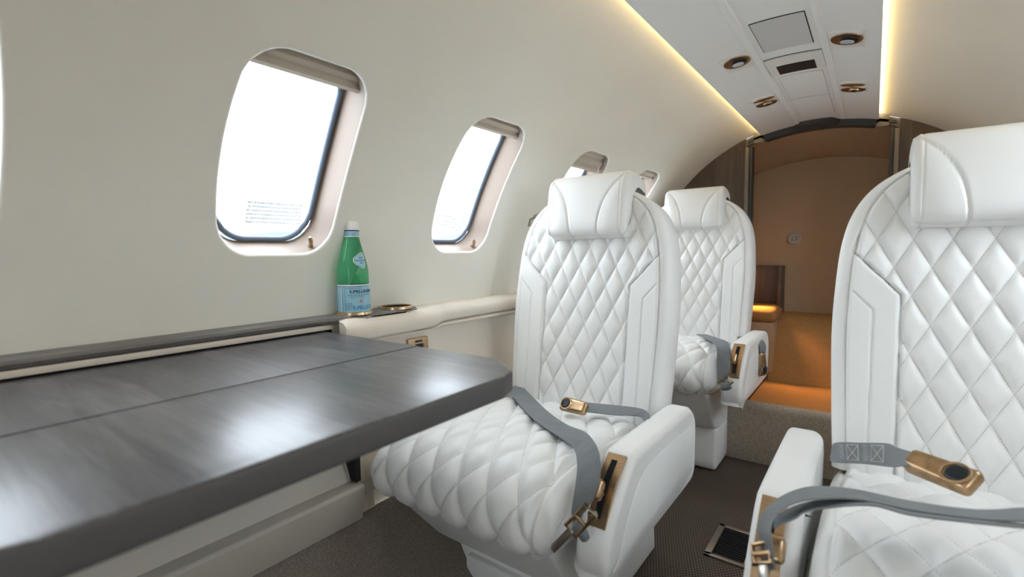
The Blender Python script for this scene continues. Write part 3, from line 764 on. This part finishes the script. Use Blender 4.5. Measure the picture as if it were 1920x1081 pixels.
def build_headrest():
    """pillow wrapping over the top of the backrest"""
    mb = MB(); sec = []
    base = [(.026, .458), (.040, .460), (.050, .473), (.054, .50), (.053, .55), (.048, .595), (.038, .618), (.018, .630), (-.02, .634), (-.06, .628), (-.085, .612), (-.09, .585), (-.075, .572), (-.03, .578), (-.016, .565), (-.014, .54), (-.010, .47), (.006, .452)]
    sec = [(p.x, p.y) for p in smooth([Vector((a, b, 0)) for a, b in base+[base[0]]], 6)][:-1]
    NX = 120; HWd = .121; rows = []; cdv = (sum(p[0] for p in sec)/len(sec), sum(p[1] for p in sec)/len(sec))
    for i in range(NX+1):
        s = -1+2*i/NX; s = math.copysign(abs(s)**.8, s) if s else 0; x = s*HWd; e = HWd-abs(x); r = .016; sh = 0
        if e < r: t = 1-e/r; sh = r*(1-math.sqrt(max(0, 1-t*t)))
        row = []
        for k, (d, v) in enumerate(sec):
            k2 = (k+1) % len(sec); tx, tv = sec[k2][0]-sec[k-1][0], sec[k2][1]-sec[k-1][1]; L_ = math.hypot(tx, tv) or 1
            nx_, nv_ = tv/L_, -tx/L_          # outward
            off = -sh
            if d > .015:
                u = rnd((v-.45)/.17)          # seams curving from the lower middle out to the upper corners
                xs_ = .040+.012*u+.062*u**3
                off += groove(abs(x)-xs_, .0024, .0034)
                off += .004*math.exp(-((abs(x)-xs_-.03)/.025)**2)
            off += groove(e-.017, .0018, .0015) if d > .0 else 0
            row.append(tuple(back_local(x, v+nv_*-off*-1, d+nx_*-off*-1)))
        rows.append(row)
    mb.grid(rows, False, True); mb.ngon(rows[0]); mb.ngon(rows[-1])
    return mb
CP = smooth([Vector((0, y, z)) for y, z in ((.035, .330), (-.04, .350), (-.15, .374), (-.28, .391), (-.38, .394), (-.46, .383), (-.512, .357), (-.532, .325), (-.524, .292), (-.495, .268), (-.445, .254), (-.38, .248))], 14)
CPL = [0]
for a, b in zip(CP, CP[1:]): CPL.append(CPL[-1]+(b-a).length)
CHWD = .226
def build_cushion():
    mb = MB(); NX = 150; U = []; S = []; rows = []
    # resample the path evenly
    NS = 230; path = []
    for k in range(NS+1):
        L_ = CPL[-1]*k/NS; i = max(j for j in range(len(CPL)) if CPL[j] <= L_+1e-9); i = min(i, len(CP)-2)
        t = (L_-CPL[i])/(CPL[i+1]-CPL[i]); path.append((CP[i].lerp(CP[i+1], t), L_))
    for k in range(NS+1):
        p, L_ = path[k]; t = (path[min(k+1, NS)][0]-path[max(k-1, 0)][0]).normalized(); N = Vector((0, t.z, -t.y)); 
        if N.z < 0 and k < 40: N = -N
        N = Vector((0, -t.z, t.y))*-1
        row = []
        xs_ = []
        for i in range(NX+1): xs_.append(-CHWD+2*CHWD*i/NX)
        seq = [(-CHWD, .05), (-CHWD, .042)]+[(x, 0) for x in xs_]+[(CHWD, .042), (CHWD, .05)]
        for x, extra in seq:
            e = CHWD-abs(x); r = .04; h = 0; sm = 0
            a = x/.068+L_/.125; b = x/.068-L_/.125
            if e > .022:
                m_ = min(1, (e-.022)/.01, max(0, (CPL[-1]-.02-L_)/.05)); h += .0115*pillow(a, b)*m_-.001; sm = 1
            else: h += .003
            h += groove(e-.022, .0026, .0045)
            h += .006*math.cos(min(1, abs(x)/CHWD)*math.pi/2)*(1 if L_ < .5 else max(0, 1-(L_-.5)/.1))
            if e < r: tt = 1-e/r; h -= r*(1-math.sqrt(max(0, 1-tt*tt)))
            h -= max(0, extra-.04)*1.0 if extra else 0
            row.append(tuple(Vector((x, 0, 0))+p+N*h)); U.append((a, b)); S.append(sm)
        rows.append(row)
    n = len(rows[0]); mb.v = [q for r in rows for q in r]
    mb.f = [(k*n+i, k*n+i+1, (k+1)*n+i+1, (k+1)*n+i) for k in range(NS) for i in range(n-1)]
    mb.f.append(tuple(k*n for k in range(0, NS+1))); mb.f.append(tuple(k*n+n-1 for k in range(NS, -1, -1)))
    mb.uv['quilt'] = U; mb.att['seam'] = S
    return mb
def arm_profile(off=0):
    return [(.0, .228), (.021, .238), (.032, .262), (.036, .345), (.027, .382), (.002, .405), (-.04, .413), (-.30, .416), (-.345, .408), (-.378, .384), (-.427, .335), (-.451, .297), (-.457, .265), (-.448, .240), (-.425, .228), (-.10, .226)]
def inset_poly(poly, d):
    n = len(poly); out = []; area = sum(poly[i][0]*poly[(i+1) % n][1]-poly[(i+1) % n][0]*poly[i][1] for i in range(n)); sg = 1 if area > 0 else -1
    for i in range(n):
        t = Vector((poly[(i+1) % n][0]-poly[i-1][0], poly[(i+1) % n][1]-poly[i-1][1])).normalized()
        out.append((poly[i][0]-t.y*d*sg, poly[i][1]+t.x*d*sg))
    return out
def build_armrest(x0, x1):
    poly = [(p.x, p.y) for p in smooth([Vector((a, c, 0)) for a, c in arm_profile()+arm_profile()[:1]], 4)][:-1]
    r = .021; rows = []
    for k in range(9):
        p = math.pi/2*k/8; rows.append([(x0+r*(1-math.cos(p)), y, z) for y, z in inset_poly(poly, r*(1-math.sin(p)))])
    for k in range(8, -1, -1):
        p = math.pi/2*k/8; rr = .014; rows.append([(x1-rr*(1-math.cos(p)), y, z) for y, z in inset_poly(poly, rr*(1-math.sin(p)))])
    for d_ in (.003, .008): rows.insert(0, [(x0, y, z) for y, z in inset_poly(poly, r+d_)]); rows.append([(x1, y, z) for y, z in inset_poly(poly, rr+d_)])
    for w_ in (rows[0], rows[-1]):
        c_ = Vector((w_[0][0], -.19, .32)); cap = [tuple(c_+(Vector(p)-c_)*.02) for p in w_]
        if w_ is rows[0]: first = cap
        else: last = cap
    rows = [first]+rows+[last]
    mb = MB().grid(rows, False, True); mb.ngon(rows[0]); mb.ngon(rows[-1]); return mb
SX_ARM0, SX_ARM1 = .240, .304
def arm_panel(x):
    poly = [(.0, .262), (.012, .345), (.0, .364), (-.10, .372), (-.24, .374), (-.305, .366), (-.345, .340), (-.385, .295), (-.405, .262), (-.41, .243), (-.10, .243)]
    poly = [(p.x, p.y) for p in smooth([Vector((a, c, 0)) for a, c in poly+poly[:1]], 4)][:-1]
    return MB().prism(poly, 0, x-.004, x+.0009, .0007, 2)
def rbx(x0, x1, y0, y1, z0, z1, bev, seg=4): return MB().box(x0, x1, y0, y1, z0, z1, bev, seg)
def make_seat(xc, Y0, mir, lift, label, src=None):
    e = empty('cabin_seat', (xc, Y0, FLOOR)); tag(e, label, 'seat', 'white quilted cabin seats')
    def P(name, mb, m_, parent=None, z=0, **k):
        if mir < 0: mb.v = [(-x, y, zz) for x, y, zz in mb.v]; mb.f = [f[::-1] for f in mb.f]
        o = link(name, mb, m_, parent or e, **k)
        if not parent: o.location.z = z
        return o
    if src is None:
        def sh(mb, dz): mb.v = [(x, y, z+dz) for x, y, z in mb.v]; return mb
        P('backrest', sh(build_backrest(), .365), 'quilt', z=lift, smoothang=70, recalc=True)
        P('headrest', sh(build_headrest(), .365), 'leather', z=lift, smoothang=70)
        P('cushion', build_cushion(), 'quilt', z=lift, smoothang=75)
        pan = [(-.478, .268), (-.452, .235), (-.372, .118), (-.30, .092), (.04, .092), (.06, .12), (.06, .30), (-.40, .25)]
        P('seat_pan', MB().prism([(y, z) for y, z in pan], 0, -.222, .205, .012, 4), 'leather', z=lift)
        arm = P('armrest', build_armrest(SX_ARM0, SX_ARM1), 'leather', z=lift, smoothang=50)
        P('side_panel', arm_panel(SX_ARM1), 'leather', arm, smoothang=25)
        # control plate with slot and lever on the armrest's front slope
        a = Vector((.276, -.352, .413)); b = Vector((.276, -.438, .318)); dirn = (b-a).normalized(); nrm_ = Vector((0, dirn.z, -dirn.y)); nrm_ = nrm_ if nrm_.y < 0 else -nrm_
        pts = [a+(b-a)*t+nrm_*(.004+.010*math.sin(math.pi*t)) for t in [k/10 for k in range(11)]]
        mb = MB(); rows = []
        for p in pts: rows.append([p+Vector((-.017, 0, 0))-nrm_*.008, p+Vector((-.017, 0, 0)), p+Vector((.017, 0, 0)), p+Vector((.017, 0, 0))-nrm_*.008])
        mb.grid(rows, False, True); mb.ngon(rows[0]); mb.ngon(rows[-1]); cp = P('control_plate', mb, 'bronze', z=lift)
        mb = MB(); rows = []
        for p in pts[1:-1]: rows.append([p+Vector((-.0055, 0, 0))+nrm_*.0008, p+Vector((.0055, 0, 0))+nrm_*.0008])
        mb.grid(rows); P('slot', mb, 'gap', cp, recalc=False)
        k = pts[6]+nrm_*.022+Vector((-.006, 0, 0)); M_ = Matrix.Translation(k) @ Matrix.Rotation(math.radians(-38), 4, 'X')
        P('lever', MB().box(-.018, .014, -.011, .011, -.018, .018, .008, 4, M_).tube([pts[6], k], .004), 'bronze', cp)
    else:
        for o in src.children:
            if o.name.split('.')[0] in ('backrest', 'headrest', 'cushion', 'seat_pan', 'armrest', 'control_plate'):
                c = o.copy(); C.objects.link(c); c.parent = e; c.location.z = lift
                for g in o.children: d = g.copy(); C.objects.link(d); d.parent = c
    P('pedestal', MB().prism([(-.345, .006), (-.355, .03), (-.335, .105+lift), (.03, .105+lift), (.04, .006)], 0, -.195, .205, .02, 4), 'leather')
    P('pedestal_cover', MB().box(-.10, .06, -.357, -.33, .03, .085+lift, .006, 3), 'leather')
    return e
S1 = (-.633, 1.14); S2 = (-.622, 2.07); S3 = (.172, 1.13)
seat1 = make_seat(*S1, 1, 0, 'white quilted seat by the windows just behind the dark table')
seat2 = make_seat(*S2, 1, .05, 'rear white quilted seat partly hidden behind the window side seat', seat1)
seat3 = make_seat(*S3, -1, 0, 'white quilted seat at the right picture edge across the aisle')

# ------------------------------------------------------------------ seat belts (parts of their seats)
def cushion_hit(u, v, seat, lift=0, up=.021):
    d = ray(u, v); best = None
    for a, b in zip(CP, CP[1:]):
        A = Vector((0, a.y+seat[1], a.z+FLOOR+lift+up)); B = Vector((0, b.y+seat[1], b.z+FLOOR+lift+up))
        n = Vector((0, -(B.z-A.z), B.y-A.y)); den = n.dot(d)
        if abs(den) < 1e-9: continue
        t = n.dot(A)/den; p = d*t
        s = (Vector((0, p.y, p.z))-A).dot(B-A)/(B-A).length_squared
        if t > 0 and -.05 <= s <= 1.05 and (best is None or t < best[0]): best = (t, p)
    return (best[1] if best else atZ(u, v, .385+FLOOR+lift))
def buckle(seat, c, dirv, upv, L_=.062, W=.036, T=.016, name='buckle'):
    """tapered metal buckle: body, scooped release and dark insert"""
    d = dirv.normalized(); u = (upv-d*upv.dot(d)).normalized(); s = d.cross(u)
    M_ = Matrix((d, s, u)).transposed().to_4x4(); M_.translation = c
    b = bmesh.new(); bmesh.ops.create_cube(b, size=1)
    for v in b.verts:
        k = .86 if v.co.x < 0 else 1.0; v.co = Vector((v.co.x*L_, v.co.y*W*k, v.co.z*T*(1 if v.co.x < 0 else .8)))
    bmesh.ops.bevel(b, geom=b.edges[:], offset=min(.0085, T*.42), segments=5, profile=.5, affect='EDGES'); b.transform(M_)
    mb = MB().bm(b); b.free(); o = part(name, mb, 'bronze2', seat, smoothang=60)
    mb = MB(); n = 24; rows = []
    for sc, h in ((1.0, T*.40), (.9, T*.47), (.75, T*.49), (.02, T*.47)):
        rows.append([tuple(M_ @ Vector((L_*.27+sc*L_*.16*math.cos(2*math.pi*k/n), sc*W*.34*math.sin(2*math.pi*k/n), h+.0012))) for k in range(n)])
    mb.grid(rows, False, True); part('release', mb, 'screen', o)
    mb = MB(); rows = []
    for rr, h in ((1.0, T*.44), (1.06, T*.5), (1.2, T*.5), (1.28, T*.42)):
        rows.append([tuple(M_ @ Vector((L_*.25+rr*L_*.17*math.cos(2*math.pi*k/n), rr*W*.35*math.sin(2*math.pi*k/n), h+.001))) for k in range(n)])
    mb.grid(rows, False, True); part('release_rim', mb, 'bronze', o)
    return o
def latch(seat, a, b, width, n):
    """three-bar adjuster with its tongue"""
    d = (b-a).normalized(); s = n.cross(d).normalized()*width*.5
    L_ = (b-a).length; mb = MB()
    fr = [a+s, a+d*L_*.5+s, a+d*L_*.5-s, a-s]
    mb.tube(fr, .0032, 8, True); mb.tube([a+d*L_*.25+s, a+d*L_*.25-s], .0034, 8)
    o = part('adjuster', mb, 'bronze2', seat)
    M_ = Matrix((d, s.normalized(), n)).transposed().to_4x4(); M_.translation = a+d*L_*.76
    part('tongue', MB().box(-L_*.28, L_*.24, -width*.28, width*.28, -.0015, .0015, .0012, 2, M_), 'steel', o)
    return o
def stitches(strap, corners, n=2):
    """W and X thread pattern sewn on a strap patch given its four corners (start-left, start-right, end-right, end-left)"""
    A, B, Cc, D = corners; N = (B-A).cross(D-A).normalized()
    if N.dot(-A) < 0: N = -N
    def pt(s, t): return A*(1-s)*(1-t)+B*(1-s)*t+Cc*s*t+D*s*(1-t)+N*.0026
    mb = MB()
    def ln(P): mb.tube([pt(*p) for p in P], .00045, 4)
    for k in range(2):
        o = .04+k*.5
        ln([(o+.1*(j % 2), .1+.8*j/12) for j in range(13)])
        ln([(o+.16, .1), (o+.40, .1), (o+.40, .9), (o+.16, .9), (o+.16, .1), (o+.40, .9)]); ln([(o+.40, .1), (o+.16, .9)])
    part('stitching', mb, 'thread', strap)
# seat 1: long strap laid over the cushion and hanging at the armrest
k5 = lambda x, y: (660+x*.371, 680+y*.371)
Lp = [(785, 128), (850, 215), (930, 295), (1060, 382), (1120, 430)]; Rp = [(850, 108), (925, 185), (1000, 255), (1090, 315), (1180, 352)]
Le = [cushion_hit(*k5(*p), S1) for p in Lp]; Re = [cushion_hit(*k5(*p), S1) for p in Rp]
Le += [atY(*k5(1140, 520), .70), atY(*k5(1127, 640), .665), atY(*k5(1112, 750), .655), atY(*k5(1122, 800), .655)]
Re += [atY(*k5(1236, 420), .72), atY(*k5(1256, 540), .675), atY(*k5(1225, 670), .655), atY(*k5(1185, 745), .655)]
sA = part('lap_strap', MB().ribbon(Le, Re), 'belt', seat1, smoothang=50)
Le2 = [cushion_hit(*k5(*p), S1, up=.012) for p in ((850, 225), (935, 310), (1050, 375))]+[atY(*k5(1128, 470), .715), atY(*k5(1120, 640), .672)]
latch(seat1, atY(*k5(1205, 745), .65), atY(*k5(1010, 945), .645), .022, Vector((.3, -1, .35)).normalized())
part('strap_roll', MB().tube([atY(*k5(1140, 815), .662), atY(*k5(1165, 860), .66), atY(*k5(1180, 885), .664)], [.009, .0095, .008], 12), 'belt', sA)
part('adjuster_pin', MB().tube([atY(*k5(1200, 765), .655), atY(*k5(1232, 768), .655)], [.006, .006], 12), 'steel', seat1)
# seat 1: buckle strap
LB = [(1172, 200), (1330, 215), (1440, 228), (1490, 245), (1505, 275)]; RB = [(1180, 246), (1320, 262), (1400, 265), (1455, 272), (1480, 296)]
Le = [cushion_hit(*k5(*p), S1, up=.045) for p in LB]; Re = [cushion_hit(*k5(*p), S1, up=.028) for p in RB]
part('buckle_strap', MB().ribbon(Le, Re), 'belt', seat1, smoothang=50)
c = cushion_hit(*k5(1122, 218), S1, up=.04); buckle(seat1, c, Vector((-1, .10, .0)), Vector((0, -.75, .6)), .072, .036, .020)
# seat 2
k6 = lambda x, y: (1260+x*.2774, 600+y*.2774)
Le = [cushion_hit(*k6(*p), S2, .05) for p in ((165, 96), (230, 125))]+[atY(*k6(295, 175), 1.60), atY(*k6(303, 290), 1.575), atY(*k6(305, 400), 1.565), atY(*k6(310, 425), 1.565)]
Re = [cushion_hit(*k6(*p), S2, .05) for p in ((230, 96), (310, 122))]+[atY(*k6(385, 160), 1.62), atY(*k6(395, 280), 1.575), atY(*k6(380, 370), 1.565), atY(*k6(375, 400), 1.565)]
part('lap_strap', MB().ribbon(Le, Re), 'belt', seat2, smoothang=50)
latch(seat2, atY(*k6(395, 395), 1.56), atY(*k6(255, 490), 1.56), .024, Vector((.3, -1, .35)).normalized())
part('strap_roll', MB().tube([atY(*k6(335, 445), 1.565), atY(*k6(370, 442), 1.565), atY(*k6(392, 435), 1.565)], [.014, .015, .013], 12), 'belt', seat2)
A_ = lambda p, Y: atY(*k6(*p), Y)
Le = [A_((440, 112), 1.97), A_((520, 108), 1.96), A_((590, 120), 1.95), A_((630, 160), 1.94), A_((632, 220), 1.94)]; Re = [A_((445, 130), 1.90), A_((520, 132), 1.89), A_((565, 148), 1.88), A_((590, 180), 1.88), A_((596, 225), 1.88)]
part('buckle_strap', MB().ribbon(Le, Re), 'belt', seat2, smoothang=50)
buckle(seat2, A_((608, 295), 1.90), A_((615, 360), 1.90)-A_((605, 240), 1.90), Vector((1, -.5, 0)), .085, .036, .02)
# seat 3
k7 = lambda x, y: (1380+x*.28125, 780+y*.28125)
def T3(p, Y): return atY(*k7(*p), Y)
Le = [T3((640, 230), 1.02), T3((665, 178), 1.01), T3((850, 178), .99), T3((1010, 182), .975), T3((1075, 210), .965), T3((1165, 238), .96)]
Re = [T3((632, 300), .99), T3((680, 308), .98), T3((850, 315), .955), T3((1000, 332), .94), T3((1060, 335), .935), T3((1165, 325), .935)]
bs = part('buckle_strap', MB().ribbon(Le, Re), 'belt', seat3, smoothang=50)
stitches(bs, (T3((680, 183), 1.005), T3((690, 300), .975), T3((1010, 328), .935), T3((1010, 188), .97)))
buckle(seat3, T3((1365, 370), .93), T3((1560, 430), .905)-T3((1165, 285), .955), Vector((.15, -.8, .75)), .092, .042, .026)
ch = lambda p, up=.014: cushion_hit(*k7(*p), S3, up=up)
# two layers of long strap
La = [T3((215, 1025), .60), T3((165, 850), .61), T3((155, 700), .62), T3((230, 590), .655), T3((370, 505), .70), T3((530, 470), .735), T3((800, 490), .765), T3((1150, 565), .775), T3((1600, 625), .765), T3((1930, 612), .77), T3((2300, 605), .77)]
Ra = [T3((262, 1020), .585), T3((245, 900), .585), T3((228, 760), .592), T3((270, 655), .615), T3((385, 580), .645), T3((560, 550), .68), T3((800, 552), .71), T3((1150, 622), .725), T3((1600, 685), .72), T3((1930, 700), .715), T3((2300, 715), .71)]
part('lap_strap', MB().ribbon(La, Ra), 'belt', seat3, smoothang=50)
Lb = [T3((262, 668), .655), T3((420, 590), .70), T3((620, 556), .725), T3((880, 565), .745), T3((1150, 630), .745), T3((1500, 680), .74), T3((1930, 720), .735), T3((2300, 730), .73)]
Rb = [T3((250, 740), .63), T3((395, 680), .655), T3((500, 625), .675), T3((880, 592), .70), T3((1150, 655), .70), T3((1500, 700), .70), T3((1930, 742), .70), T3((2300, 750), .70)]
part('strap_return', MB().ribbon(Lb, Rb), 'belt', seat3, smoothang=50)
latch(seat3, T3((165, 850), .60), T3((190, 1120), .565), .02, Vector((-.2, -1, .2)).normalized())
# belt clip on the wall behind seat 1
wc = empty('wall_belt_clip', (-.905, 1.42, .05)); tag(wc, 'metal shoulder belt clip on short grey strap beside the window side headrest', 'clip')
W_ = lambda u, v: atY(u, v, 1.29)
part('strap', MB().ribbon([W_(1022, 390), W_(1010, 398), W_(1000, 404)], [W_(1024, 402), W_(1012, 409), W_(1004, 414)]), 'shell', wc)
part('hook', MB().tube([W_(1004, 406), W_(994, 412), W_(991, 424), W_(997, 421), W_(1004, 413)], .004, 8, True), 'steel', wc)

# ------------------------------------------------------------------ front of the cabin, behind the camera: unseen bulkhead, dark wood and door gap added to balance the light
wf = empty('wall_front', (XC, Y0C, FLOOR)); tag(wf, 'unseen dark wood front bulkhead behind the viewer, half open door added to light the seats', 'wall', kind='structure')
for xa, xb in ((XC-R-.02, XC-.30), (XC+.30, XC+R+.02), (XC-.297, XC+.12)):
    poly = [(xa, FLOOR)]+[(xa+(xb-xa)*k/12, arch(xa+(xb-xa)*k/12, R+.03)) for k in range(13)]+[(xb, FLOOR)]
    part('added_door_leaf' if abs(xa-XC+.297) < .01 else 'veneer_panel', MB().prism(poly, 1, Y0C-.03, Y0C), 'darkwood', wf)
pl = bpy.data.lights.new('portal', 'AREA'); pl.shape = 'RECTANGLE'; pl.size = .2; pl.size_y = 1.35; pl.cycles.is_portal = True
po = bpy.data.objects.new('doorway_portal', pl); C.objects.link(po); po.location = (XC+.21, Y0C-.05, -.1); po.rotation_euler = (math.radians(90), 0, 0)
# ------------------------------------------------------------------ outside
mb = MB().lathe([(.01, 0), (4, 0), (60, 0), (600, 0)], (0, 0, -2.3), 48)
tag(link('ground_apron', mb, 'apron'), 'grey concrete apron far outside the windows', 'ground', kind='structure')
mb = MB(); rows = []
for k in range(121):
    a = math.pi*(.35+1.3*k/120); h = 22+5*math.sin(a*7)+3.5*math.sin(a*17+1)+1.5*math.sin(a*41)
    rows.append([(520*math.cos(a), 520*math.sin(a), -2.3), (540*math.cos(a), 540*math.sin(a), h), (600*math.cos(a), 600*math.sin(a), -2.3)])
mb.grid(rows)
tag(link('hill_ridge', mb, 'hill'), 'low hazy blue hills on the horizon outside the windows', 'hills', kind='structure')

# ------------------------------------------------------------------ put the floor at zero and give single meshes an origin at their base
bpy.context.view_layer.update()
for o in list(C.objects):
    if o.parent: continue
    if o.type == 'MESH':
        bb = [Vector(c) for c in o.bound_box]; lo_ = [min(c[i] for c in bb) for i in range(3)]; hi_ = [max(c[i] for c in bb) for i in range(3)]
        c = Vector(((lo_[0]+hi_[0])/2, (lo_[1]+hi_[1])/2, lo_[2]))
        o.data.transform(Matrix.Translation(-c)); o.location += c
        for ch_ in o.children: ch_.location -= c
    o.location.z -= FLOOR
